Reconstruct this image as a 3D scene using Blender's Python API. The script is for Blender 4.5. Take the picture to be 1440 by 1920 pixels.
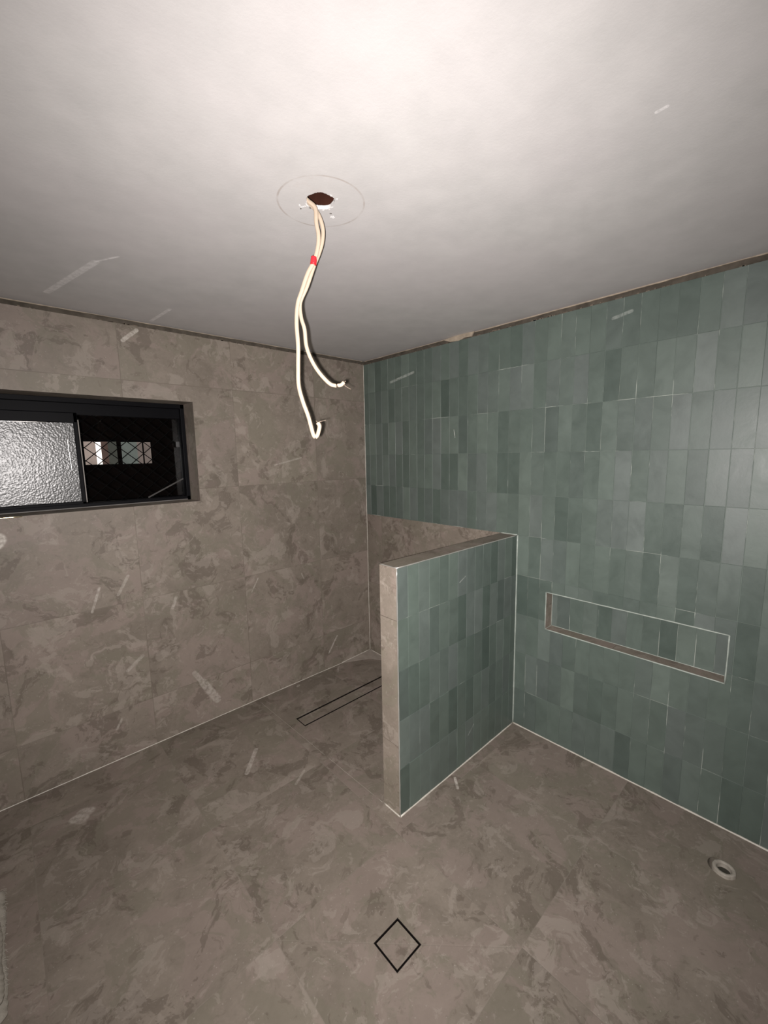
import bpy, bmesh, math, random
from mathutils import Vector, Matrix
random.seed(7)
for o in list(bpy.data.objects): bpy.data.objects.remove(o)
S = bpy.context.scene; C = S.collection

# ------------------------------------------------------------------ camera, world, light, exposure
FPX = 784.46
CAM = Vector((-2.205, -2.6033, 1.6726))
RT = Vector((0.73380888, -0.67911169, -0.01821633)); UP = Vector((0.1057545, 0.08770281, 0.99051714)); FW = Vector((0.67107414, 0.72877673, -0.13617622))
cd = bpy.data.cameras.new('camera'); cam = bpy.data.objects.new('camera', cd); C.objects.link(cam)
cd.sensor_width = 36; cd.sensor_fit = 'AUTO'; cd.lens = FPX*36/1920; cd.clip_start = 0.02
M4 = Matrix((RT, UP, -FW)).transposed().to_4x4(); M4.translation = CAM
cam.matrix_world = M4
S.camera = cam
w = bpy.data.worlds.new('night'); S.world = w; w.use_nodes = True
w.node_tree.nodes['Background'].inputs[0].default_value = (.02, .025, .035, 1)
w.node_tree.nodes['Background'].inputs[1].default_value = 0.15
# the phone torch that lights the dark room
ld = bpy.data.lights.new('torch', 'SPOT'); ld.energy = 305; ld.color = (1.0, .945, .925)
ld.spot_size = math.radians(151); ld.spot_blend = 1.0; ld.shadow_soft_size = 0.006
lo = bpy.data.objects.new('torch', ld); C.objects.link(lo)
lo.location = CAM - RT*0.022 - UP*0.012
aim = (FW + RT*0.02 - UP*0.06).normalized()
lo.rotation_euler = aim.to_track_quat('-Z', 'Y').to_euler(); lo.scale = (.86, 1, 1)      # the torch's oblong beam
S.view_settings.view_transform = 'Standard'; S.view_settings.look = 'None'
S.view_settings.gamma = 1; S.view_settings.use_curve_mapping = False
S.view_settings.exposure = 0.0

# ------------------------------------------------------------------ helpers
def link(name, me, mats, parent=None, kind=None):
    o = bpy.data.objects.new(name, me); C.objects.link(o)
    for m in (mats if isinstance(mats, (list, tuple)) else [mats]): me.materials.append(m)
    if parent: o.parent = parent
    if kind: o['kind'] = kind
    return o
def obj(name, bm, mats, parent=None, kind=None, smooth=False):
    bm.normal_update()
    me = bpy.data.meshes.new(name); bm.to_mesh(me); bm.free()
    if smooth:
        for p in me.polygons: p.use_smooth = True
    return link(name, me, mats, parent, kind)
def box(bm, a, b, mi=0):
    x0, y0, z0 = [min(a[i], b[i]) for i in range(3)]; x1, y1, z1 = [max(a[i], b[i]) for i in range(3)]
    v = [bm.verts.new(p) for p in ((x0,y0,z0),(x1,y0,z0),(x1,y1,z0),(x0,y1,z0),(x0,y0,z1),(x1,y0,z1),(x1,y1,z1),(x0,y1,z1))]
    fs = []
    for q in ((3,2,1,0),(4,5,6,7),(0,1,5,4),(1,2,6,5),(2,3,7,6),(3,0,4,7)):
        f = bm.faces.new([v[i] for i in q]); f.material_index = mi; fs.append(f)
    return fs
def bevel(bm, w, seg=2):
    bmesh.ops.bevel(bm, geom=list(bm.edges), offset=w, segments=seg, affect='EDGES', profile=.5, clamp_overlap=True)
def boxes(name, lst, mats, parent=None, kind=None, bev=0, seg=2):
    bm = bmesh.new()
    for a, b in lst:
        t = bmesh.new(); box(t, a, b)
        if bev: bevel(t, bev, seg)
        me = bpy.data.meshes.new('t'); t.to_mesh(me); t.free(); bm.from_mesh(me); bpy.data.meshes.remove(me)
    return obj(name, bm, mats, parent, kind)
def thing(name, label, cat, loc=(0, 0, 0), group=None):
    o = bpy.data.objects.new(name, None); C.objects.link(o); o.location = loc; o.empty_display_size = .05
    o['label'] = label; o['category'] = cat
    if group: o['group'] = group
    bpy.context.view_layer.update()
    return o
def sub(bm, loc):      # shift a world-space mesh so that its thing's Empty carries it
    bmesh.ops.translate(bm, verts=bm.verts, vec=-Vector(loc)); return bm
def catmull(P, n=8):
    P = [Vector(p) for p in P]; Q = [P[0]*2-P[1]] + P + [P[-1]*2-P[-2]]; out = []
    for i in range(1, len(Q)-2):
        a, b, c, d = Q[i-1], Q[i], Q[i+1], Q[i+2]
        for k in range(n):
            t = k/n
            out.append(.5*((2*b)+(c-a)*t+(2*a-5*b+4*c-d)*t*t+(3*b-a-3*c+d)*t**3))
    out.append(P[-1]); return out
def tube(bm, P, r, ry=None, side=None, n=10, rad=None):
    ry = ry or r; rings = []
    for i, p in enumerate(P):
        t = (P[min(i+1, len(P)-1)]-P[max(i-1, 0)]).normalized()
        s = Vector(side) if side else (Vector((0,0,1)).cross(t) if abs(t.z) < .9 else Vector((1,0,0)))
        s = (s - t*s.dot(t)).normalized(); u = t.cross(s)
        k = rad(i/(len(P)-1)) if rad else 1
        rings.append([bm.verts.new(p + s*math.cos(2*math.pi*j/n)*r*k + u*math.sin(2*math.pi*j/n)*ry*k) for j in range(n)])
    for a, b in zip(rings, rings[1:]):
        for j in range(n): bm.faces.new((a[j], a[(j+1)%n], b[(j+1)%n], b[j]))
    bm.faces.new(rings[0][::-1]); bm.faces.new(rings[-1])

# ------------------------------------------------------------------ node helpers
class NT:
    def __init__(s, name):
        s.m = bpy.data.materials.new(name); s.m.use_nodes = True; s.t = s.m.node_tree
        s.b = s.t.nodes['Principled BSDF']; s.out = s.t.nodes['Material Output']
    def n(s, k, **kw):
        q = s.t.nodes.new(k)
        for a, b in kw.items(): setattr(q, a, b)
        return q
    def put(s, sock, v):
        if isinstance(v, bpy.types.NodeSocket): s.t.links.new(v, sock)
        elif v is not None:
            if hasattr(sock.default_value, '__len__') and not isinstance(v, (tuple, list)): v = (v,)*len(sock.default_value)
            if isinstance(v, (tuple, list)) and len(sock.default_value) == 4 and len(v) == 3: v = (*v, 1)
            sock.default_value = v
    def math(s, op, a, b=None, c=None, clamp=False):
        q = s.n('ShaderNodeMath', operation=op, use_clamp=clamp)
        for i, v in enumerate((a, b, c)):
            if v is not None: s.put(q.inputs[i], v)
        return q.outputs[0]
    def vec(s, op, a, b=None, out=0):
        q = s.n('ShaderNodeVectorMath', operation=op)
        s.put(q.inputs[0], a)
        if b is not None: s.put(q.inputs[1], b)
        return q.outputs[out]
    def xyz(s, v):
        q = s.n('ShaderNodeSeparateXYZ'); s.put(q.inputs[0], v); return q.outputs
    def comb(s, x, y, z):
        q = s.n('ShaderNodeCombineXYZ')
        for i, v in enumerate((x, y, z)): s.put(q.inputs[i], v)
        return q.outputs[0]
    def noise(s, v, scale, detail=4, rough=.55, dist=0, col=False):
        q = s.n('ShaderNodeTexNoise'); s.put(q.inputs['Vector'], v)
        q.inputs['Scale'].default_value = scale; q.inputs['Detail'].default_value = detail
        q.inputs['Roughness'].default_value = rough; q.inputs['Distortion'].default_value = dist
        return q.outputs['Color' if col else 'Fac']
    def map(s, v, a, b, c=0, d=1, smooth=False):
        q = s.n('ShaderNodeMapRange', interpolation_type='SMOOTHSTEP' if smooth else 'LINEAR'); q.clamp = True
        for i, x in enumerate((v, a, b, c, d)): s.put(q.inputs[i], x)
        return q.outputs[0]
    def mix(s, f, a, b, mode='MIX'):
        q = s.n('ShaderNodeMix', data_type='RGBA', blend_type=mode)
        s.put(q.inputs[0], f); s.put(q.inputs[6], a); s.put(q.inputs[7], b); return q.outputs[2]
    def coord(s): return s.n('ShaderNodeNewGeometry').outputs['Position']
    def bump(s, h, strength=.3, dist=.002):
        q = s.n('ShaderNodeBump'); q.inputs['Strength'].default_value = strength; q.inputs['Distance'].default_value = dist
        s.put(q.inputs['Height'], h); s.put(s.b.inputs['Normal'], q.outputs[0])
    def set(s, color=None, rough=None, metal=None, spec=None):
        s.put(s.b.inputs['Base Color'], color); s.put(s.b.inputs['Roughness'], rough)
        s.put(s.b.inputs['Metallic'], metal); s.put(s.b.inputs['Specular IOR Level'], spec)
        return s.m
    def scuffs(s, segs, col, base):
        """torch-lit dust in the air, painted onto the surface as pale streaks: (x,y,z),(x,y,z),half width,strength"""
        P = s.coord(); tot = None
        nz = s.noise(P, 45, 3, .7)
        for a, b, r, k in segs:
            a = Vector(a); b = Vector(b); d = b-a; L2 = max(d.length_squared, 1e-8)
            pa = s.vec('SUBTRACT', P, tuple(a))
            q = s.n('ShaderNodeVectorMath', operation='DOT_PRODUCT'); s.put(q.inputs[0], pa); q.inputs[1].default_value = tuple(d)
            t = s.math('DIVIDE', q.outputs['Value'], L2, clamp=True)
            sc = s.n('ShaderNodeVectorMath', operation='SCALE'); sc.inputs[0].default_value = tuple(d); s.put(sc.inputs['Scale'], t)
            dist = s.vec('LENGTH', s.vec('SUBTRACT', pa, sc.outputs[0]), out=1)
            m = s.map(dist, r*.75, r*1.15, k, 0, True)
            tot = m if tot is None else s.math('MAXIMUM', tot, m)
        tot = s.math('MULTIPLY', tot, s.map(nz, .40, .58, .35, 1))
        return s.mix(tot, base, col)

def plain(name, col, rough=.5, metal=0, spec=.5, nscale=30, namt=.08, bump=0, bscale=80):
    t = NT(name); P = t.coord()
    n = t.map(t.noise(P, nscale, 4), .25, .75, 1-namt, 1+namt)
    c = t.mix(1.0, (*col, 1), t.comb(n, n, n), 'MULTIPLY')
    t.set(c, rough, metal, spec)
    if bump: t.bump(t.noise(P, bscale, 4), bump, .002)
    return t.m

def emit(name, col, k, nscale=6, amt=.15):
    t = NT(name); n = t.map(t.noise(t.coord(), nscale, 3), .3, .7, 1-amt, 1+amt)
    c = t.mix(1.0, (*col, 1), t.comb(n, n, n), 'MULTIPLY')
    t.put(t.b.inputs['Base Color'], (0, 0, 0, 1)); t.put(t.b.inputs['Emission Color'], c); t.b.inputs['Emission Strength'].default_value = k
    return t.m

# ------------------------------------------------------------------ stone-look porcelain (600 mm tiles)
DRAIN = (-1.3604, -1.714)      # centre of the square floor waste
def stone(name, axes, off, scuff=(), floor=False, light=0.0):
    t = NT(name); P = t.coord(); X = t.xyz(P)
    u, v = X[axes[0]], X[axes[1]]
    uu = t.math('DIVIDE', t.math('SUBTRACT', u, off[0]), .6); vv = t.math('DIVIDE', t.math('SUBTRACT', v, off[1]), .6)
    cu, cv = t.math('FLOOR', uu), t.math('FLOOR', vv)
    wn = t.n('ShaderNodeTexWhiteNoise', noise_dimensions='2D'); t.put(wn.inputs['Vector'], t.comb(cu, cv, 0))
    rnd = wn.outputs['Color']; rv = wn.outputs['Value']
    sh = t.n('ShaderNodeVectorMath', operation='SCALE'); t.put(sh.inputs[0], rnd); sh.inputs['Scale'].default_value = 7.0
    Q = t.vec('ADD', P, sh.outputs[0])
    warp = t.n('ShaderNodeVectorMath', operation='SCALE'); t.put(warp.inputs[0], t.noise(Q, 6, 3, .6, col=True)); warp.inputs['Scale'].default_value = .12
    Q2 = t.vec('ADD', Q, warp.outputs[0])
    big = t.noise(Q2, 2.0, 4, .6, .4); mid = t.noise(Q2, 8, 9, .72, 1.0); fine = t.noise(Q, 70, 6, .75)
    k = t.math('ADD', t.math('MULTIPLY', big, .42), t.math('ADD', t.math('MULTIPLY', mid, .40), t.math('MULTIPLY', fine, .18)))
    k = t.map(k, .35, .65, .12, .88)
    # stepped like layered sediment: soft floes with crisp ragged borders
    c = t.mix(t.map(k, .25, .75, 0, 1), (.205, .174, .140, 1), (.300, .255, .210, 1))
    def layer(c, off, sc, lo_, hi_, amt, col, det=8, ro=.70):
        n_ = t.noise(t.vec('ADD', Q2, off), sc, det, ro, .8)
        return t.mix(t.map(n_, lo_, hi_, 0, amt, True), c, col)
    c = layer(c, (3.1, 5.2, 1.7), 3.0, .515, .550, .50, (.315, .250, .218, 1))     # rosy floes
    c = layer(c, (7.7, .9, 4.2), 3.4, .525, .555, .50, (.215, .196, .148, 1))       # olive floes
    c = layer(c, (9, 2, 4), 4.2, .560, .585, .50, (.128, .102, .080, 1))            # dark rusty blots
    c = layer(c, (2, 6, 8.5), 5.2, .555, .580, .42, (.390, .340, .290, 1))          # pale floes
    c = layer(c, (5, 5, 1), 14, .60, .63, .35, (.150, .120, .095, 1), 6, .65)       # small dark flecks
    c = layer(c, (1, 3, 9), 16, .61, .64, .35, (.400, .350, .300, 1), 6, .65)       # small pale flecks
    # pits and pale grains
    vo = t.n('ShaderNodeTexVoronoi'); t.put(vo.inputs['Vector'], Q); vo.inputs['Scale'].default_value = 55
    c = t.mix(t.map(vo.outputs['Distance'], .07, .13, .5, 0), c, (.45, .41, .36, 1))
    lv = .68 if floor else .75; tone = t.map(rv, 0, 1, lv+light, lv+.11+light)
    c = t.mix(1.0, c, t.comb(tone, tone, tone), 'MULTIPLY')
    # joints
    du = t.math('MULTIPLY', t.math('SUBTRACT', .5, t.math('ABSOLUTE', t.math('SUBTRACT', t.math('FRACT', uu), .5))), .6)
    dv = t.math('MULTIPLY', t.math('SUBTRACT', .5, t.math('ABSOLUTE', t.math('SUBTRACT', t.math('FRACT', vv), .5))), .6)
    d = t.math('MINIMUM', du, dv)
    if floor:   # the tile round the waste is cut on both diagonals; the shower floor is cut along the screen wall
        a = t.math('SUBTRACT', u, DRAIN[0]); b = t.math('SUBTRACT', v, DRAIN[1])
        ins = t.math('LESS_THAN', t.math('MAXIMUM', t.math('ABSOLUTE', a), t.math('ABSOLUTE', b)), .3)
        dg = t.math('MULTIPLY', t.math('ABSOLUTE', t.math('ADD', a, b)), .7071)
        dg = t.math('ADD', dg, t.math('MULTIPLY', t.math('SUBTRACT', 1, ins), 1))
        d = t.math('MINIMUM', d, dg)
    j = t.map(d, .0010, .0026, 1, 0, True)
    jn = t.map(t.noise(P, 5, 3), .36, .62, .0, .6) if floor else t.map(t.noise(P, 5, 3), .36, .62, .25, 1)
    c = t.mix(t.math('MULTIPLY', j, jn), c, (.20, .175, .145, 1) if floor else (.15, .125, .10, 1))
    if scuff: c = t.scuffs(scuff, (.62, .58, .52, 1), c)
    t.set(c, t.map(mid, .3, .7, .46, .60), 0, .35)
    h = t.math('SUBTRACT', t.math('ADD', t.math('MULTIPLY', mid, .3), t.math('MULTIPLY', fine, .15)), t.math('MULTIPLY', j, .6))
    t.bump(h, .25, .0015)
    return t.m

ST_A = stone('stone_tile_window_wall', (0, 2), (-.47, .288), scuff=[
    ((-1.644,0,2.29),(-1.575,0,2.352),.010,.55), ((-1.867,0,1.001),(-1.91,0,.877),.006,.45), ((-1.731,0,1.036),(-1.785,0,.943),.008,.28),
    ((-1.498,0,.855),(-1.521,0,.796),.009,.3), ((-.977,0,.859),(-1.028,0,.774),.004,.35), ((-.809,0,1.615),(-.598,0,1.661),.005,.28),
    ((-.342,0,.245),(-.425,0,.13),.006,.5), ((-1.831,0,.232),(-1.861,0,.182),.006,.35), ((-1.43,0,.35),(-1.37,0,.24),.016,.30), ((-1.385,0,.27),(-1.305,0,.12),.024,.36),
    ((-2.24,0,1.30),(-2.232,0,1.315),.032,.95), ((-.621,0,.777),(-.641,0,.822),.004,.25), ((-1.70,0,.56),(-1.78,0,.50),.010,.25)])
ST_F = stone('stone_tile_floor', (0, 1), (-.46, -.214), floor=True, scuff=[
    ((-1.271,-.461,0),(-1.391,-.601,0),.012,.4), ((-1.16,-.798,0),(-1.24,-.848,0),.007,.25), ((-2.10,-.310,0),(-2.05,-.30,0),.028,.40), ((-2.08,-.33,0),(-2.07,-.29,0),.03,.35),
    ((-.621,-1.39,0),(-.665,-1.441,0),.007,.6), ((-.36,-.03,0),(-.41,-.09,0),.008,.3), ((-.73,-.04,0),(-.745,-.05,0),.010,.4)])
ST_B = stone('stone_tile_shower_band', (1, 2), (-.18, .02))
ST_E = stone('stone_tile_screen_end', (1, 2), (-1.0, .352), light=.22)  # same stone, lightened to paint in the stronger light on this face
ST_T = stone('stone_tile_screen_top', (0, 1), (-.60, -1.0))
ST_N = stone('stone_tile_niche_lining', (1, 2), (-1.9, .2))
ST_R = stone('stone_tile_reveal', (0, 1), (-.47, -.2))

# ------------------------------------------------------------------ glazed green tiles
def green(name, scuff=()):
    t = NT(name); P = t.coord()
    at = t.n('ShaderNodeAttribute', attribute_name='tone'); tone = t.xyz(at.outputs['Vector'])
    off = t.n('ShaderNodeVectorMath', operation='SCALE'); t.put(off.inputs[0], at.outputs['Vector']); off.inputs['Scale'].default_value = 13
    Q = t.vec('ADD', P, off.outputs[0])
    n1 = t.noise(Q, 9, 5, .6, .5); n2 = t.noise(Q, 60, 4, .6)
    c = t.mix(tone[0], (.062, .086, .073, 1), (.124, .157, .135, 1))
    c = t.mix(t.map(tone[1], .5, 1, 0, .6), c, (.118, .136, .130, 1))
    m = t.map(n1, .3, .7, .88, 1.10); c = t.mix(1.0, c, t.comb(m, m, m), 'MULTIPLY')
    c = t.mix(t.map(n2, .70, .76, 0, .35), c, (.10, .115, .105, 1))
    if scuff: c = t.scuffs(scuff, (.50, .53, .49, 1), c)
    t.set(c, t.map(n1, .3, .7, .38, .50), 0, .62)
    t.bump(t.math('ADD', t.math('MULTIPLY', n1, .8), t.math('MULTIPLY', n2, .15)), .35, .002)
    return t.m
GR_B = green('green_glazed_tile', [((0,-.304,2.198),(0,-.536,2.235),.009,.5), ((0,-1.823,2.286),(0,-1.90,2.300),.008,.3),
    ((0,-.891,1.822),(0,-.899,1.774),.003,.8), ((.07,-1.80,.83),(.07,-1.80,.74),.008,.55)])
GR_H = green('green_glazed_tile_screen', [((-.502,-1.36,1.051),(-.551,-1.36,1.028),.003,.4), ((-.466,-1.36,.15),(-.417,-1.36,.189),.004,.4)])
t = NT('sage_grout'); P = t.coord()
t.set(t.mix(t.map(t.noise(P, 4.5, 4, .6), .52, .62, 0, 1, True), (.125, .155, .135, 1), (.34, .37, .33, 1)), .5, 0, .4); GROUT = t.m      # pale patches paint in the highlights on some joints

def cut(r, holes):
    out = [r]
    for h in holes:
        nx = []
        for a in out:
            if a[2] <= h[0]+1e-6 or a[0] >= h[2]-1e-6 or a[3] <= h[1]+1e-6 or a[1] >= h[3]-1e-6: nx.append(a); continue
            if a[1] < h[1]: nx.append((a[0], a[1], a[2], h[1]))
            if a[3] > h[3]: nx.append((a[0], h[3], a[2], a[3]))
            lo_, hi_ = max(a[1], h[1]), min(a[3], h[3])
            if a[0] < h[0]: nx.append((a[0], lo_, h[0], hi_))
            if a[2] > h[2]: nx.append((h[2], lo_, a[2], hi_))
        out = nx
    return [a for a in out if a[2]-a[0] > .002 and a[3]-a[1] > .002]
def tiles(name, place, u0, u1, v0, v1, uo, vo, holes, mat, parent, seed, flip=False, jag=0, only=None):
    """place(u, v, d) -> world point; d is how far the face stands out"""
    rnd = random.Random(seed); bm = bmesh.new(); lay = bm.loops.layers.float_color.new('tone')
    PU, PV, G, T, BV = .0723, .2385, .0009, .008, .0006
    for i in range(math.floor((u0-uo)/PU), math.ceil((u1-uo)/PU)):
        for j in range(math.floor((v0-vo)/PV), math.ceil((v1-vo)/PV)):
            jx = rnd.uniform(-.0007, .0007); jy = rnd.uniform(-.0007, .0007)
            r = (max(u0, uo+i*PU+G+jx), max(v0, vo+j*PV+G+jy), min(u1, uo+(i+1)*PU-G+jx), min(v1, vo+(j+1)*PV-G+jy))
            tone = (rnd.betavariate(2.2, 2.5), rnd.random(), rnd.random(), 1)
            cl = lambda q, m: max(-m, min(m, q)); tu, tv = cl(rnd.gauss(0, .007), .012), cl(rnd.gauss(0, .0032), .005); z0 = cl(rnd.gauss(0, .0002), .0003)
            if r[2]-r[0] < .003 or r[3]-r[1] < .003: continue
            cu, cv = (r[0]+r[2])/2, (r[1]+r[3])/2
            for a in cut(r, holes):
                f = lambda u, v, d: bm.verts.new(place(u, v, d))
                D = lambda u, v: T + z0 + (u-cu)*tu + (v-cv)*tv
                c4 = [(a[0], a[1]), (a[2], a[1]), (a[2], a[3]), (a[0], a[3])]
                sg = [(1, 1), (-1, 1), (-1, -1), (1, -1)]
                lo4 = [f(x, y, 0) for x, y in c4]
                mi4 = [f(x, y, D(x, y)-BV) for x, y in c4]
                hi4 = [f(x+s*BV, y+q*BV, D(x, y)) for (x, y), (s, q) in zip(c4, sg)]
                fs = [hi4]
                for k in range(4):
                    l = (k+1) % 4
                    fs.append([lo4[k], lo4[l], mi4[l], mi4[k]]); fs.append([mi4[k], mi4[l], hi4[l], hi4[k]])
                for q in fs:
                    fc = bm.faces.new(q[::-1] if flip else q)
                    for L in fc.loops: L[lay] = tone
    return obj(name, bm, mat, parent)

# ------------------------------------------------------------------ dimensions
H = 2.4; RX = -3.45; RY = -3.95
L, A_, TH, H2 = .9926, 1.3596, .1098, 1.1905
NY0, NY1, NZ0, NZ1, ND = -1.5456, -2.3518, .6691, .8872, .078
WX0, WX1, WZ0, WZ1, WD = -2.46, -1.3151, 1.4143, 1.9976, .163

# ------------------------------------------------------------------ floor (with the waste, channel and pan-pipe openings sunk in it)
bm = bmesh.new(); box(bm, (RX-.2, RY-.2, -.12), (.3, .3, 0)); floor_o = obj('floor', bm, ST_F, kind='structure')
def cutter(bmc):
    me = bpy.data.meshes.new('c'); bmc.to_mesh(me); bmc.free(); c = bpy.data.objects.new('c', me); C.objects.link(c); return c
def boolean(o, cs):
    for c in cs:
        m = o.modifiers.new('b', 'BOOLEAN'); m.object = c; m.operation = 'DIFFERENCE'; m.solver = 'EXACT'
    dg = bpy.context.evaluated_depsgraph_get(); me = bpy.data.meshes.new_from_object(o.evaluated_get(dg))
    o.modifiers.clear(); old = o.data; o.data = me; bpy.data.meshes.remove(old)
    for c in cs:
        cm = c.data; bpy.data.objects.remove(c); bpy.data.meshes.remove(cm)
DS = .0585     # half side of the square waste
CH = (-.955, -.482, -.09, -.375)  # linear channel x0,y0,x1,y1
PC = (-.239, -2.433)
b1 = bmesh.new(); box(b1, (DRAIN[0]-DS, DRAIN[1]-DS, -.03), (DRAIN[0]+DS, DRAIN[1]+DS, .02))
b2 = bmesh.new(); box(b2, (CH[0], CH[1], -.03), (CH[2], CH[3], .02))
b3 = bmesh.new(); bmesh.ops.create_cone(b3, cap_ends=True, segments=40, radius1=.044, radius2=.044, depth=.13, matrix=Matrix.Translation((PC[0]+.011, PC[1]+.010, -.03)))
boolean(floor_o, [cutter(b1), cutter(b2), cutter(b3)])
# raised corner cut of the shower floor, coloured paler for the light it catches
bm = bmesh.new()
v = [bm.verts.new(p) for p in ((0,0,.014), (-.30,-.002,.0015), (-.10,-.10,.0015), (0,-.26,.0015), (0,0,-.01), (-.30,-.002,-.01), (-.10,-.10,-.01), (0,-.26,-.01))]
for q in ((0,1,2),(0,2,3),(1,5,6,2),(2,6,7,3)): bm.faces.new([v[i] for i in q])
obj('corner_fall_tile', bm, plain('lit_stone_cut', (.30, .262, .225), .6, nscale=18, namt=.2), floor_o)

# ------------------------------------------------------------------ walls
TOPA, TOPB = 2.372, 2.368
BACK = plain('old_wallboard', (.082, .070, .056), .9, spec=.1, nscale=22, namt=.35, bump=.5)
wl = boxes('wall_left', [((RX, 0, -.05), (0.02, .24, WZ0)), ((RX, 0, WZ1), (.02, .24, TOPA)), ((WX1, 0, WZ0), (.02, .24, WZ1)), ((RX, 0, WZ0), (WX0, .24, WZ1))], ST_A, kind='structure')
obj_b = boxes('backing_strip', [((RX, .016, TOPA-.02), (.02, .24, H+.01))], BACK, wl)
boxes('window_reveal', [((WX1-.0005, .0004, WZ0), (WX1+.004, .238, WZ1)), ((WX0, .0004, WZ1-.0005), (WX1, .238, WZ1+.004)), ((WX0, .0004, WZ0-.004), (WX1, .238, WZ0+.0005)), ((WX0-.004, .0004, WZ0), (WX0+.0005, .238, WZ1))], ST_R, wl)

T = .008
GD = .0020
wr = boxes('wall_right', [((GD, RY, -.05), (.26, .24, NZ0)), ((GD, RY, NZ1), (.26, .24, TOPB)), ((GD, RY, NZ0), (.26, NY1, NZ1)), ((GD, NY0, NZ0), (.26, .24, NZ1)), ((ND+GD, NY1, NZ0), (.26, NY0, NZ1))], GROUT, kind='structure')
BY = -A_+TH-.02
boxes('stone_band', [((0, BY, 0), (T+.002, 0, H2))], ST_B, wr)
pB = lambda u, v, d: (T-d, -u, v)
tiles('green_tiles', pB, 0.0, -RY, 0, TOPB, 1.36-.0723*19, 0, [(-.01, -.01, -BY, H2), (-NY0, NZ0, -NY1, NZ1)], GR_B, wr, 3, flip=True)
tiles('niche_back_tiles', lambda u, v, d: (ND+T-d, -u, v), -NY0, -NY1, NZ0, NZ1, 1.36-.0723*19, .2385*2+.19, [], GR_B, wr, 4, flip=True)
boxes('niche_lining', [((0.001, NY1, NZ0-.004), (ND, NY0, NZ0+.0005)), ((0.001, NY0-.0005, NZ0), (ND, NY0+.004, NZ1)), ((0.001, NY1-.004, NZ0), (ND, NY1+.0005, NZ1)), ((0.001, NY1, NZ1-.0005), (ND, NY0, NZ1+.004))], ST_N, wr)
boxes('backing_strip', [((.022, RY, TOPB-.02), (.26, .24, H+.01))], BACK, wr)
boxes('wall_rear', [((RX-.2, RY-.2, -.05), (.26, RY, H+.01))], ST_A, kind='structure')
boxes('wall_side', [((RX-.2, RY-.2, -.05), (RX, .24, H+.01))], ST_B, kind='structure')

# screen wall (half height)
hw = boxes('wall_screen', [((-L+.004, -A_+.0020, 0), (.004, -A_+TH-.004, H2-.004))], GROUT, kind='structure')
boxes('end_tile', [((-L, -A_+.0012, 0), (-L+.008, -A_+TH, H2-.001))], ST_E, hw)
boxes('top_tile', [((-L+.001, -A_+.0012, H2-.008), (0, -A_+TH, H2))], ST_T, hw)
boxes('shower_side_tile', [((-L+.001, -A_+TH-.006, 0), (0, -A_+TH, H2-.001))], ST_A, hw)
tiles('green_tiles', lambda u, v, d: (-u, -A_+T-d, v), 0, L-.001, 0, H2-.001, .926-.0723*13, 0, [], GR_H, hw, 11)

# ------------------------------------------------------------------ pale silicone and edge beads
BEAD = plain('pale_silicone', (.52, .49, .43), .35, nscale=40, namt=.15)
BEADG = plain('sage_silicone', (.36, .40, .36), .35, nscale=40, namt=.15)
TRIM = plain('satin_edge_strip', (.55, .54, .50), .30, metal=.6, nscale=40, namt=.1)
cnt = [0]
def bead(a, b, r, mat, wob=.0003):
    cnt[0] += 1; bm = bmesh.new(); a, b = Vector(a), Vector(b); n = max(6, int((b-a).length/.04))
    P = [a.lerp(b, i/n)+Vector([random.gauss(0, wob) for _ in range(3)]) for i in range(n+1)]
    rs = [random.uniform(.8, 1.2) for _ in P]
    tube(bm, P, r, n=8, rad=lambda t: rs[min(len(rs)-1, int(t*(len(rs)-1)+.5))])
    return obj('trim_%d' % cnt[0], bm, mat, kind='structure', smooth=True)
bead((RX, 0, 0), (-.0, 0, 0), .0030, BEAD)                       # floor / window wall
bead((0, RY, 0), (0, -A_, 0), .0052, BEAD)                      # floor / green wall
bead((-L, -A_, 0), (0, -A_, 0), .0046, BEAD)                    # floor / screen
bead((-L, -A_, 0), (-L, -A_+TH, 0), .0036, BEAD)
bead((0, -A_, 0), (0, -A_, H2), .0048, BEADG)                   # screen / green wall
bead((0, -A_, H2), (0, -A_+TH, H2), .0050, BEADG)
bead((-.30, 0, .003), (0, 0, .015), .0026, BEAD); bead((0, -.26, .003), (0, 0, .015), .0026, BEAD)
bead((-1.035, -.03, -.0006), (-.996, -1.24, -.0006), .0012, plain('floor_silicone', (.30, .27, .23), .5))
bead((0, 0, 0), (0, 0, TOPB), .0028, BEAD)                      # corner
bead((0, -A_+TH, 0), (0, -A_+TH, H2), .003, BEADG)
bead((-L, -A_, 0), (-L, -A_, H2), .0030, TRIM)                  # screen end corner
bead((-L, -A_, H2), (0, -A_, H2), .0028, TRIM)
bead((-L, -A_, H2), (-L, -A_+TH, H2), .0022, TRIM)
for a, b in (((0, NY0, NZ0), (0, NY1, NZ0)), ((0, NY0, NZ1), (0, NY1, NZ1)), ((0, NY0, NZ0), (0, NY0, NZ1)), ((0, NY1, NZ0), (0, NY1, NZ1))): bead(a, b, .0030, BEADG)
for a, b in (((ND, NY0, NZ0), (ND, NY1, NZ0)), ((ND, NY0, NZ0), (ND, NY0, NZ1)), ((ND, NY1, NZ0), (ND, NY1, NZ1)), ((0, NY0, NZ0), (ND, NY0, NZ0))): bead(a, b, .0024, BEADG)

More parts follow.
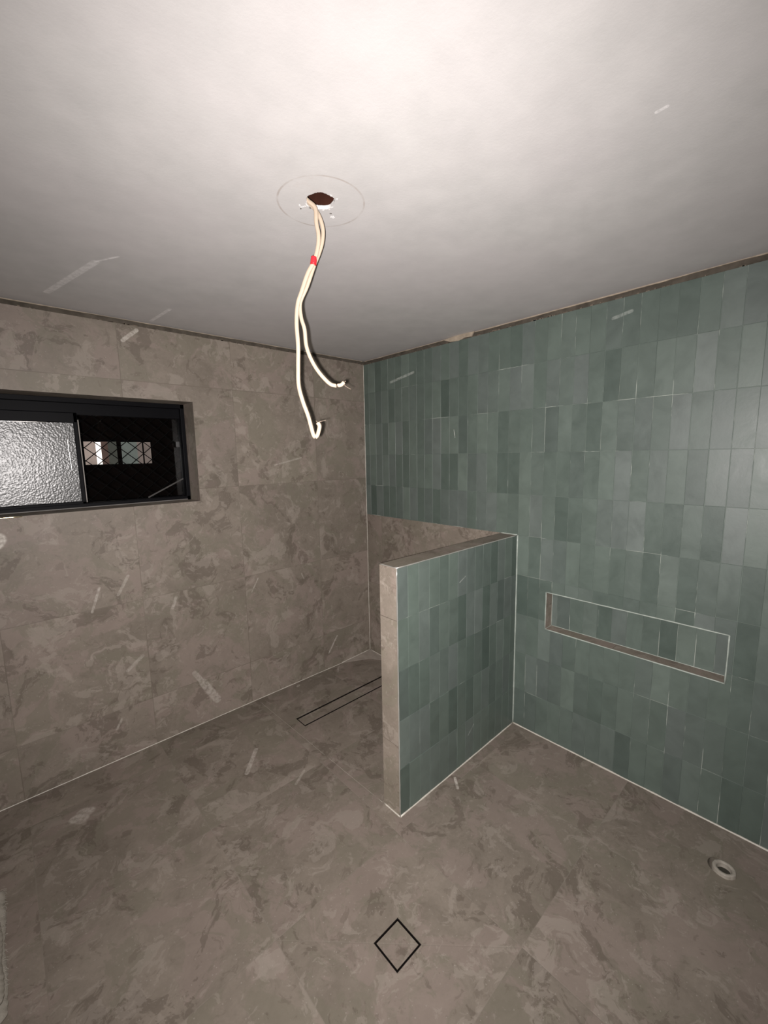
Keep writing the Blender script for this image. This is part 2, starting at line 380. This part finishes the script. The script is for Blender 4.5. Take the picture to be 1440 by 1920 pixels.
# ------------------------------------------------------------------ ceiling with the cut light hole
HC = Vector((-1.434, -1.520)); HR = .0405
t = NT('ceiling_plaster'); P = t.coord()
d = t.vec('LENGTH', t.vec('SUBTRACT', t.vec('MULTIPLY', P, (1, 1, 0)), (-1.426, -1.512, 0)), out=1)
nz = t.noise(P, 9, 4, .6); c = t.mix(t.map(nz, .3, .7), (.50, .487, .475, 1), (.56, .543, .53, 1))
c = t.mix(t.map(t.noise(P, 1.6, 3, .5), .4, .65, 0, .35), c, (.55, .51, .515, 1))
rim = t.map(t.math('ABSOLUTE', t.math('SUBTRACT', d, .1245)), .001, .0042, 1, 0, True)       # grubby ring left by the old fitting
rim = t.math('MULTIPLY', rim, t.map(t.noise(P, 16, 3, .6), .38, .62, .15, .85))
c = t.mix(rim, c, (.40, .36, .33, 1))
inn = t.math('MULTIPLY', t.map(d, .118, .126, 1, 0), t.map(t.noise(P, 24, 4, .7), .56, .68, 0, .35))
c = t.mix(inn, c, (.50, .46, .44, 1))
c = t.scuffs([((-1.958,-.192,H),(-1.85,-.665,H),.014,.5), ((-1.855,-.66,H),(-1.796,-.765,H),.005,.7), ((-1.491,-.297,H),(-1.512,-.05,H),.010,.5), ((-1.066,-2.267,H),(-1.067,-2.285,H),.005,.6)], (.93, .90, .89, 1), c)  # airborne dust caught by the torch, painted on the ceiling colour
t.set(c, .75, 0, .25)
t.bump(t.math('ADD', t.noise(P, 120, 4, .6), t.math('MULTIPLY', t.noise(P, 14, 2), 1.2)), .22, .0012)
CEIL = t.m
bm = bmesh.new(); n = 72
hole = [HR*(1+.03*math.sin(5*a)+random.uniform(-.025, .025)) for a in [2*math.pi*i/n for i in range(n)]]
# square-to-circle sheet: inner ring, outer frame
def ring(z, k=1, extra=0):
    return [bm.verts.new((HC.x+hole[i]*k*math.cos(2*math.pi*i/n)+0, HC.y+hole[i]*k*math.sin(2*math.pi*i/n), z)) for i in range(n)]
lo_in = ring(H); hi_in = ring(H+.010, .97)
X0, X1, Y0, Y1 = RX-.2, .26, RY-.2, .24
def hit(a):
    dx, dy = math.cos(a), math.sin(a); ts = []
    if dx > 1e-9: ts.append((X1-HC.x)/dx)
    if dx < -1e-9: ts.append((X0-HC.x)/dx)
    if dy > 1e-9: ts.append((Y1-HC.y)/dy)
    if dy < -1e-9: ts.append((Y0-HC.y)/dy)
    tt = min(ts); return (HC.x+dx*tt, HC.y+dy*tt, H)
ou = [bm.verts.new(hit(2*math.pi*i/n)) for i in range(n)]
cs = {}
for x, y in ((X0, Y0), (X0, Y1), (X1, Y0), (X1, Y1)):
    a = math.atan2(y-HC.y, x-HC.x) % (2*math.pi); cs[int(a/(2*math.pi/n))] = bm.verts.new((x, y, H))
for i in range(n):
    j = (i+1) % n
    f = [lo_in[i], ou[i]] + ([cs[i]] if i in cs else []) + [ou[j], lo_in[j]]
    bm.faces.new(f[::-1]); fc = bm.faces.new((lo_in[i], lo_in[j], hi_in[j], hi_in[i])); fc.material_index = 1
GYP = plain('white_gypsum', (.56, .545, .53), .9, spec=.1, nscale=60, namt=.1, bump=.6)
ceil_o = obj('ceiling', bm, [CEIL, GYP], kind='structure')
# torn white gypsum crumbs round the hole
bm = bmesh.new()
def crumb(p, r):
    m = Matrix.Translation(p) @ Matrix.Rotation(random.random()*6, 4, 'Z') @ Matrix.Diagonal((r*random.uniform(.8, 1.5), r*random.uniform(.7, 1.1), r*.45, 1))
    q = bmesh.ops.create_icosphere(bm, subdivisions=2, radius=1, matrix=m)
    for v_ in q['verts']: v_.co += Vector([random.gauss(0, r*.12) for _ in range(3)])
toward = math.atan2(CAM.y-HC.y, CAM.x-HC.x)
for k in range(60):   # the hole's edge towards the corner: its cut face is turned to the torch
    a = toward+math.pi+random.uniform(-1.35, 1.45)
    r = HR*random.uniform(.98, 1.15)
    crumb((HC.x+r*math.cos(a), HC.y+r*math.sin(a), H-random.uniform(-.004, .001)), random.uniform(.0014, .0028))

for x, y in ((-1.366, -1.478), (-1.364, -1.474), (-1.361, -1.480), (-1.357, -1.477), (-1.466, -1.462), (-1.462, -1.460), (-1.470, -1.465), (-1.427, -1.562), (-1.405, -1.560), (-1.458, -1.465), (-1.455, -1.470)):
    crumb((x, y, H-.0005), random.uniform(.002, .0038))
obj('gypsum_crumbs', bm, GYP, ceil_o, kind='stuff')
bm = bmesh.new()
for x, y in ((-1.376, -1.489), (-1.458, -1.452), (-1.439, -1.473)): crumb((x, y, H), .0032)
obj('dark_screw_holes', bm, plain('dark_screw_hole', (.10, .09, .08), .8), ceil_o)
# roof void above: timber joists over a brown dusty board
WOOD = plain('brown_void_timber', (.060, .022, .014), .85, spec=.1, nscale=12, namt=.3)
boxes('roof_void', [((-1.9, -2.0, H+.20), (-.95, -1.05, H+.22)), ((-1.9, -2.0, H+.013), (-1.88, -1.05, H+.20)), ((-.97, -2.0, H+.013), (-.95, -1.05, H+.20)),
      ((-1.9, -2.0, H+.013), (-.95, -1.98, H+.20)), ((-1.9, -1.07, H+.013), (-.95, -1.05, H+.20)), ((-1.37, -1.98, H+.02), (-1.33, -1.07, H+.20))], WOOD, ceil_o)

# ragged beige board paper where the ceiling meets the walls
PAP = plain('torn_board_paper', (.34, .285, .22), .9, spec=.1, nscale=30, namt=.25)
def ragged(name, p0, p1, inn, seed, prof):
    rnd = random.Random(seed); bm = bmesh.new(); p0, p1, inn = Vector(p0), Vector(p1), Vector(inn); n = int((p1-p0).length/.008)
    w_ = .5; top = []; bot = []; fr = []
    for i in range(n+1):
        w_ = min(1, max(0, w_+rnd.uniform(-.22, .22))); q = p0.lerp(p1, i/n)
        h = prof(i/n)*(.55+.75*w_)
        top.append(bm.verts.new(q+Vector((0,0,.004)))); bot.append(bm.verts.new(q-Vector((0,0,h)))); fr.append(bm.verts.new(q-Vector((0,0,h))-inn*.006))
    for i in range(n):
        bm.faces.new((top[i], bot[i], bot[i+1], top[i+1])); bm.faces.new((bot[i], fr[i], fr[i+1], bot[i+1]))
    return bm
obj('torn_board_paper', ragged('r', (.0150, RY, H), (.0150, 0, H), (-1, 0, 0), 5, lambda t: .0045), PAP, wr)
obj('torn_board_paper', ragged('r', (RX, .0100, H), (0, .0100, H), (0, -1, 0), 6, lambda t: .003), PAP, wl)
bm = bmesh.new()   # the larger scrap of torn paper over the green tiles
pts = [(-.80, 2.395), (-.86, 2.372), (-.93, 2.366), (-.97, 2.376), (-1.02, 2.372), (-1.04, 2.398), (-.92, 2.401)]
fr = [bm.verts.new((-.0025, y, z)) for y, z in pts]; bk = [bm.verts.new((.006, y, z)) for y, z in pts]
bm.faces.new(fr); bm.faces.new(bk[::-1])
for i in range(len(pts)): j = (i+1) % len(pts); bm.faces.new((fr[i], fr[j], bk[j], bk[i]))
obj('torn_paper_scrap', bm, PAP, wr)
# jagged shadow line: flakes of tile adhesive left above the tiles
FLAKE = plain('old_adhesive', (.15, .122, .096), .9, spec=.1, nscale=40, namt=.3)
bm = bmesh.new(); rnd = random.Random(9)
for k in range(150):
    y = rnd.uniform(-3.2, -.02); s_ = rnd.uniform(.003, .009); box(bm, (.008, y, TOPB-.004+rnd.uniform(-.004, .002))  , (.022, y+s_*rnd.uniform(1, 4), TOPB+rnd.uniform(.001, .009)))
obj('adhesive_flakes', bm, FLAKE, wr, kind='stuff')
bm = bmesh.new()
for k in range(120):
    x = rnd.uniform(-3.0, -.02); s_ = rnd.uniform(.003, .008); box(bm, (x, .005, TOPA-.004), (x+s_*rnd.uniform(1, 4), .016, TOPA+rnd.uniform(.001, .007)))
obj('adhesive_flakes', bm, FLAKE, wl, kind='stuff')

# ------------------------------------------------------------------ window
BLK = plain('black_window_aluminium', (.004, .004, .005), .45, spec=.06, nscale=30, namt=.1)
win = boxes('window_1', [((WX0, WD, WZ0), (WX1, WD+.07, WZ0+.024)), ((WX0, WD, WZ1-.026), (WX1, WD+.07, WZ1)), ((WX1-.022, WD, WZ0), (WX1, WD+.07, WZ1)), ((WX0, WD, WZ0), (WX0+.03, WD+.07, WZ1)),
      ((WX0, WD+.026, WZ1-.085), (WX1, WD+.07, WZ1-.02))], BLK, kind='structure', bev=.002)
# sliding sash with obscure glass
SX0, SX1, SZ0, SZ1, SY = WX0+.03, -1.857, WZ0+.020, 1.922, WD+.004
sash = boxes('sliding_sash', [((SX1-.020, SY, SZ0), (SX1, SY+.022, SZ1)), ((SX0, SY, SZ0), (SX0+.03, SY+.022, SZ1)), ((SX0, SY, 1.868), (SX1, SY+.022, SZ1)), ((SX0, SY, SZ0), (SX1, SY+.022, 1.452))], BLK, win, bev=.004, seg=3)
boxes('seal_strip', [((SX1-.001, SY-.004, SZ0+.01), (SX1+.004, SY+.004, 1.885))], plain('grey_seal', (.22, .20, .18), .4), sash, bev=.001)
t = NT('obscure_glass'); P = t.coord(); Q = t.vec('MULTIPLY', P, (1, 0, 1))
v1 = t.n('ShaderNodeTexVoronoi', feature='SMOOTH_F1'); t.put(v1.inputs['Vector'], Q); v1.inputs['Scale'].default_value = 120; v1.inputs['Smoothness'].default_value = .6
t.set((.070, .072, .070, 1), .29, 0, .68); t.b.inputs['IOR'].default_value = 1.5
t.bump(t.math('ADD', v1.outputs['Distance'], t.math('MULTIPLY', t.noise(Q, 160, 3), .5)), .30, .0026)
OBS = t.m
boxes('frosted_pane', [((SX0+.02, SY+.008, 1.445), (SX1-.015, SY+.013, 1.875))], OBS, sash)
SIL = plain('bright_glint', (.75, .74, .72), .22, metal=.8, nscale=30)  # short silver strips added for the highlights on the sash edges
def beadpart(name, a, b, r, mat, parent):
    bm = bmesh.new(); a, b = Vector(a), Vector(b); tube(bm, [a.lerp(b, i/10) for i in range(11)], r, n=8); return obj(name, bm, mat, parent, smooth=True)
beadpart('sash_glint', (SX0+.03, SY+.002, 1.866), (-1.985, SY+.002, 1.868), .0022, SIL, sash)
beadpart('sash_glint', (-1.91, SY+.004, 1.80), (-1.905, SY+.004, 1.60), .0022, SIL, sash)
# clear glass of the other half, its keeper and a thin grey streak
t = NT('clear_glass'); t.set((1, 1, 1, 1), .01, 0, .5)
fr_ = t.n('ShaderNodeFresnel'); fr_.inputs['IOR'].default_value = 1.25; tr = t.n('ShaderNodeBsdfTransparent'); gl = t.n('ShaderNodeBsdfGlossy'); gl.inputs['Roughness'].default_value = .02
ms = t.n('ShaderNodeMixShader'); t.put(ms.inputs[0], fr_.outputs[0]); t.t.links.new(tr.outputs[0], ms.inputs[1]); t.t.links.new(gl.outputs[0], ms.inputs[2]); t.t.links.new(ms.outputs[0], t.out.inputs[0])
boxes('clear_pane', [((-1.875, WD+.045, WZ0+.02), (WX1-.01, WD+.049, WZ1-.04))], t.m, win)
STREAK = plain('grey_streak', (.075, .072, .068), .9, spec=.1)
def strip(name, a, b, w_, th, mat, parent):
    a, b = Vector(a), Vector(b); d_ = (b-a).normalized(); s_ = Vector((-d_.z, 0, d_.x))*w_; bm = bmesh.new()
    fr = [bm.verts.new(q) for q in (a-s_, b-s_, b+s_, a+s_)]; bk = [bm.verts.new(q.co+Vector((0, th, 0))) for q in fr]
    bm.faces.new(fr); bm.faces.new(bk[::-1])
    for i in range(4): bm.faces.new((fr[i], bk[i], bk[(i+1) % 4], fr[(i+1) % 4]))
    return obj(name, bm, mat, parent)
strip('pane_streak', (-1.545, WD+.0435, 1.442), (-1.338, WD+.0435, 1.545), .004, .0012, STREAK, win)
boxes('keeper', [((-1.372, WD+.012, 1.74), (-1.352, WD+.026, 1.775))], plain('dark_grey_keeper', (.05, .05, .05), .5), win, bev=.003)
boxes('sill_track', [((WX0+.03, WD-.004, WZ0+.001), (WX1-.02, WD+.004, WZ0+.006))], plain('sill_seal', (.12, .11, .10), .5), win, bev=.001)
beadpart('sill_edge_strip', (WX0, -.0005, WZ0-.001), (-2.135, -.0005, WZ0-.001), .0032, plain('brass_edge_strip', (.80, .70, .48), .25, metal=.9), win)
# diamond security grille outside the glass
GRL = plain('black_grille', (.004, .004, .004), .7, spec=.02)
bm = bmesh.new(); gy = .250; ddx, ddz = .0830, .0725; x0g, z0g = -1.788, 1.704
xa, xb, za, zb = WX0, WX1, WZ0, WZ1
for sgn in (1, -1):
    for k in range(-24, 30):
        # line through (x0g + k*ddx*2/2.., z0g) with slope sgn*ddz/ddx*...
        xc = x0g + k*ddx; m_ = sgn*ddz*1.0/(ddx*.5)*.5
        pts = []
        xl, xr = xa, xb
        for zz in (za, zb):
            pts.append((xc+(zz-z0g)/m_, zz))
        (p0x, p0z), (p1x, p1z) = sorted(pts)
        if p1x < xa or p0x > xb: continue
        if p0x < xa: p0z += (xa-p0x)*m_; p0x = xa
        if p1x > xb: p1z -= (p1x-xb)*m_; p1x = xb
        if abs(p1x-p0x) < .004: continue
        tube(bm, [Vector((p0x, gy, p0z)), Vector((p1x, gy, p1z))], .0026, n=6)
boxes('grille_frame', [((xa, gy-.01, za), (xb, gy+.01, za+.02)), ((xa, gy-.01, zb-.02), (xb, gy+.01, zb)), ((xa, gy-.01, za), (xa+.02, gy+.01, zb)), ((xb-.02, gy-.01, za), (xb, gy+.01, zb))], GRL, win)
obj('security_grille', bm, GRL, win)

# ------------------------------------------------------------------ neighbour's house seen through the window at night
nb = thing('neighbouring_house', 'dark neighbouring house with small lit windows, seen at night through the window', 'house', (-1.1, 3.2, 0))
def nbox(name, lst, mat, parent=None, bev=0):
    bm = bmesh.new()
    for a, b in lst: box(bm, a, b)
    sub(bm, nb.location); return obj(name, bm, mat, parent or nb)
DK = plain('dark_brick', (.014, .010, .009), .9, spec=.05, nscale=9, namt=.3)
EV = plain('dark_grey_eave', (.06, .06, .07), .8, spec=.1)
O1 = (-1.450, 1.610, -1.115, 1.880); O2 = (-1.080, 1.618, -.750, 1.876)
nbox('wall', [((-4.5, 3.2, -1.5), (1.5, 3.35, O1[1])), ((-4.5, 3.2, O1[3]+.02), (1.5, 3.35, 3.0)), ((-4.5, 3.2, O1[1]), (O1[0], 3.35, O1[3]+.02)), ((O1[2], 3.2, O1[1]), (O2[0], 3.35, O1[3]+.02)), ((O2[2], 3.2, O1[1]), (1.5, 3.35, O1[3]+.02))], DK)
nbox('eave', [((-4.5, 2.75, 2.30), (1.5, 3.25, 2.42))], EV)
f1 = nbox('window', [((O1[0], 3.215, O1[1]), (O1[2], 3.235, O1[1]+.008)), ((O1[0], 3.215, O1[3]), (O1[2], 3.235, O1[3]+.02)), ((O1[0], 3.215, O1[1]), (O1[0]+.006, 3.235, O1[3]))], BLK)
f2 = nbox('window', [((O2[0], 3.215, O2[1]-.01), (O2[2], 3.235, O2[1])), ((O2[0], 3.215, O2[3]), (O2[2], 3.235, O2[3]+.03)), ((-.851, 3.215, O2[1]), (-.839, 3.235, O2[3])), ((O2[2], 3.215, O2[1]), (O2[2]+.01, 3.235, O2[3]))], BLK)
nbox('lit_blind', [((O1[0]-.01, 3.262, O1[1]-.01), (-1.325, 3.268, O1[3]+.02))], emit('lit_blind_pinkish', (.30, .235, .20), 1.0), f1)
nbox('bright_gap', [((-1.325, 3.266, O1[1]-.01), (-1.272, 3.270, O1[3]-.005))], emit('lamp_lit_gap', (1, .93, .86), 1.6), f1)
nbox('curtain', [((-1.272, 3.260, O1[1]-.01), (-1.205, 3.268, O1[3]+.02))], emit('lit_brown_curtain', (.075, .045, .035), 1.0), f1)
nbox('dim_pane', [((-1.205, 3.262, O1[1]-.01), (O1[2]+.01, 3.268, O1[3]+.02))], emit('dim_green_pane', (.050, .052, .042), 1.0), f1)
nbox('dim_pane', [((O2[0]-.01, 3.262, O2[1]-.02), (-.90, 3.268, O2[3]+.02))], emit('lit_grey_green_pane', (.115, .13, .115), 1.0), f2)
nbox('lit_blind', [((-.90, 3.262, O2[1]-.02), (O2[2]+.01, 3.268, O2[3]+.02))], emit('lit_warm_pane', (.150, .12, .105), 1.0), f2)

# ------------------------------------------------------------------ twin-and-earth cables hanging from the hole
ca = thing('electrical_cable', 'cream twin electrical cables hanging from the round hole in the ceiling, bound with red tape', 'cable', (-1.434, -1.52, H))
CAB = plain('cream_cable_sheath', (.41, .33, .25), .42, nscale=25, namt=.08)
COP = plain('grey_brown_conductor', (.16, .12, .09), .5, nscale=25)
A1 = [(-1.47,-1.40,2.55),(-1.4735,-1.470,2.435),(-1.4600,-1.492,2.4050),(-1.4438,-1.5061,2.3844),(-1.4427,-1.5072,2.3459),(-1.4391,-1.5105,2.3127),(-1.4412,-1.5085,2.2795),(-1.4504,-1.5,2.2403),(-1.4655,-1.486,2.2068),(-1.481,-1.4719,2.1551),(-1.4903,-1.4633,2.1209),(-1.4945,-1.4594,2.068),(-1.4933,-1.4606,2.0004),(-1.4953,-1.4587,1.9414),(-1.4959,-1.4581,1.8863),(-1.4885,-1.465,1.84),(-1.4772,-1.4753,1.7931),(-1.4700,-1.4820,1.7500),(-1.4665,-1.4853,1.7345),(-1.4627,-1.4887,1.7300),(-1.4585,-1.4925,1.7350),(-1.4557,-1.4952,1.7450),(-1.4526,-1.498,1.7634),(-1.4565,-1.4944,1.7740)]
B1 = [(-1.475,-1.39,2.55),(-1.470,-1.463,2.432),(-1.4560,-1.483,2.4080),(-1.4401,-1.4986,2.3859),(-1.4301,-1.5079,2.3627),(-1.4243,-1.5133,2.3294),(-1.427,-1.5108,2.2946),(-1.436,-1.5024,2.2611),(-1.4445,-1.4965,2.2392),(-1.4514,-1.4882,2.2142),(-1.4645,-1.4762,2.1713),(-1.48,-1.4619,2.128),(-1.4795,-1.4624,2.0869),(-1.473,-1.4683,2.0515),(-1.4709,-1.4703,2.0067),(-1.4625,-1.478,1.969),(-1.448,-1.4914,1.9325),(-1.4296,-1.5083,1.902),(-1.4155,-1.5213,1.8874),(-1.3979,-1.5376,1.8862),(-1.3885,-1.5461,1.8950)]
sd = Vector((.7357, -.6773, 0))
def cable(pts, rx, ry, ends):
    bm = bmesh.new(); tube(bm, catmull(pts, 6), rx, ry, side=sd, n=12); sub(bm, ca.location)
    c_ = obj('cable', bm, CAB, ca, smooth=True)
    for e in ends:
        bm = bmesh.new(); tube(bm, catmull(e, 4), .0011, n=6); sub(bm, ca.location); obj('conductor', bm, COP, c_, smooth=True)
cable(A1, .0062, .0042, [[(-1.4565,-1.4944,1.7735),(-1.4510,-1.4990,1.7770),(-1.4440,-1.5058,1.7790),(-1.4375,-1.5119,1.7809)], [(-1.4555,-1.4955,1.7735),(-1.4600,-1.491,1.7800)]])
cable(B1, .0058, .0042, [[(-1.3900,-1.5445,1.8920),(-1.3850,-1.5490,1.8830),(-1.3735,-1.56,1.8736)], [(-1.3890,-1.5455,1.8945),(-1.3840,-1.550,1.8990)]])
bm = bmesh.new(); tc = [Vector((-1.4490,-1.499,2.2520)), Vector((-1.4506,-1.498,2.2420)), Vector((-1.4520,-1.4970,2.2310))]; tube(bm, catmull(tc, 4), .0094, .0095, side=sd, n=16); sub(bm, ca.location)
tp = obj('tape', bm, plain('red_tape', (.50, .014, .022), .35), ca, smooth=True); tp['label'] = 'red tape'

# ------------------------------------------------------------------ square tile-insert floor waste
STL = plain('dark_bronze_steel', (.012, .009, .008), .45, metal=.3)
cx, cy = DRAIN
dr = thing('floor_drain', 'square tile-insert floor waste with a thin black slot outline in the floor', 'drain', (cx, cy, 0))
def tbox(name, root, lst, mat, bev=0):
    bm = bmesh.new()
    for a, b in lst:
        q = bmesh.new(); box(q, a, b)
        if bev: bevel(q, bev)
        me = bpy.data.meshes.new('t'); q.to_mesh(me); q.free(); bm.from_mesh(me); bpy.data.meshes.remove(me)
    sub(bm, root.location); return obj(name, bm, mat, root)
def frame(x0, y0, x1, y1, w_, z0, z1): return [((x0, y0, z0), (x1, y0+w_, z1)), ((x0, y1-w_, z0), (x1, y1, z1)), ((x0, y0+w_, z0), (x0+w_, y1-w_, z1)), ((x1-w_, y0+w_, z0), (x1, y1-w_, z1))]
tbox('frame', dr, frame(cx-DS, cy-DS, cx+DS, cy+DS, .0022, -.028, -.0004) + [((cx-DS, cy-DS, -.03), (cx+DS, cy+DS, -.026))], STL)
g = .0075; tbox('tray', dr, [((cx-DS+g, cy-DS+g, -.027), (cx+DS-g, cy+DS-g, -.0028))], STL)
tbox('tile_insert', dr, [((cx-DS+g, cy-DS+g, -.0028), (cx+DS-g, cy+DS-g, -.0003))], ST_F, .0004)
lc = thing('linear_drain', 'long narrow tile-insert shower channel with thin black slots beside the window wall', 'drain', ((CH[0]+CH[2])/2, (CH[1]+CH[3])/2, 0))
tbox('channel', lc, frame(*CH, .0012, -.028, -.0004) + [((CH[0], CH[1], -.03), (CH[2], CH[3], -.026))], STL)
g = .0135; tbox('tray', lc, [((CH[0]+.007, CH[1]+g, -.027), (CH[2]-.007, CH[3]-g, -.0028))], STL)
tbox('tile_insert', lc, [((CH[0]+.007, CH[1]+g, -.0028), (CH[2]-.007, CH[3]-g, -.0003))], ST_F, .0004)

# ------------------------------------------------------------------ pan connector pipe standing in the floor
pp = thing('waste_pipe', 'short open white plastic pipe stub rising from the floor near the green wall', 'pipe', (PC[0], PC[1], 0))
PVC = plain('dusty_white_plastic', (.33, .30, .255), .6, nscale=60, namt=.2, bump=.3)
bm = bmesh.new(); n = 40; prof = [(.0375, -.06), (.0375, .012), (.0355, .0155), (.030, .0160), (.0250, .0145), (.0235, .010), (.0235, -.06)]; rings = []
rr = [1+random.uniform(-.025, .025) for _ in range(n)]
for r, z in prof: rings.append([bm.verts.new((r*rr[i]*math.cos(2*math.pi*i/n), r*rr[i]*math.sin(2*math.pi*i/n), z)) for i in range(n)])
for a, b in zip(rings, rings[1:]):
    for i in range(n): bm.faces.new((a[i], a[(i+1) % n], b[(i+1) % n], b[i]))
obj('pipe_collar', bm, PVC, pp, smooth=True)
bm = bmesh.new(); bmesh.ops.create_cone(bm, cap_ends=True, segments=32, radius1=.0236, radius2=.0236, depth=.02, matrix=Matrix.Translation((0, 0, -.016))); obj("pipe_shade", bm, plain('dark_pipe_shade', (.03, .028, .02), .8), pp)  # dark disc added as the shade inside the open pipe

# ------------------------------------------------------------------ folded dust sheet at the left edge
ds = thing('dust_sheet', 'pale folded canvas dust sheet with frayed edge lying on the floor at left', 'dust sheet', (-2.62, -.78, 0))
CAN = plain('pale_canvas', (.34, .315, .27), .9, spec=.1, nscale=50, namt=.12, bump=.5, bscale=300)
rnd = random.Random(21)
def sheet(x1, y0, y1, z0, th, seed):
    from mathutils import noise as N
    bm = bmesh.new(); nx, ny = 44, 90; X_ = -2.95; top = {}; bot = {}
    for i in range(nx+1):
        for j in range(ny+1):
            v_ = j/ny; y = y0+(y1-y0)*v_
            edge = x1 + .010*N.noise(Vector((y*7, seed, 0))) + .0035*N.noise(Vector((y*60, seed, 3))) - .05*max(0, (abs(v_-.5)*2-.86)/.14)**2*1.2
            u = i/nx; x = X_+(edge-X_)*u
            rim = min(1, min((1-u)*nx/2.2, min(v_, 1-v_)*ny/3.0)); rim = math.sqrt(max(0, 1-(1-rim)**2))
            z = z0+th*(.35+.65*rim)*(1+.55*N.noise(Vector((x*6, y*4, seed)))) + .003*N.noise(Vector((x*40, y*25, seed)))
            top[i, j] = bm.verts.new((x, y, z)); bot[i, j] = bm.verts.new((x, y, z0+.0015))
    for i in range(nx):
        for j in range(ny):
            bm.faces.new((top[i,j], top[i+1,j], top[i+1,j+1], top[i,j+1])); bm.faces.new((bot[i,j], bot[i,j+1], bot[i+1,j+1], bot[i+1,j]))
    for j in range(ny): bm.faces.new((top[nx,j], bot[nx,j], bot[nx,j+1], top[nx,j+1])); bm.faces.new((top[0,j], top[0,j+1], bot[0,j+1], bot[0,j]))
    for i in range(nx): bm.faces.new((top[i,0], bot[i,0], bot[i+1,0], top[i+1,0])); bm.faces.new((top[i,ny], top[i+1,ny], bot[i+1,ny], bot[i,ny]))
    return sub(bm, ds.location)
obj('lower_fold', sheet(-2.352, -1.06, -.50, -.001, .018, 2), CAN, ds, smooth=True)
obj('upper_fold', sheet(-2.362, -1.02, -.56, .016, .020, 7), CAN, ds, smooth=True)
bm = bmesh.new()
for k in range(70):
    y = rnd.uniform(-.95, -.52); x = -2.356+rnd.uniform(-.006, .0); l = rnd.uniform(.004, .012); z = rnd.uniform(.004, .014)
    tube(bm, [Vector((x-.006, y, z)), Vector((x+l*.5, y+rnd.uniform(-.003, .003), z)), Vector((x+l, y+rnd.uniform(-.005, .005), max(.0015, z-.006)))], .0007, n=5)
obj('frayed_threads', sub(bm, ds.location), CAN, ds, kind='stuff')
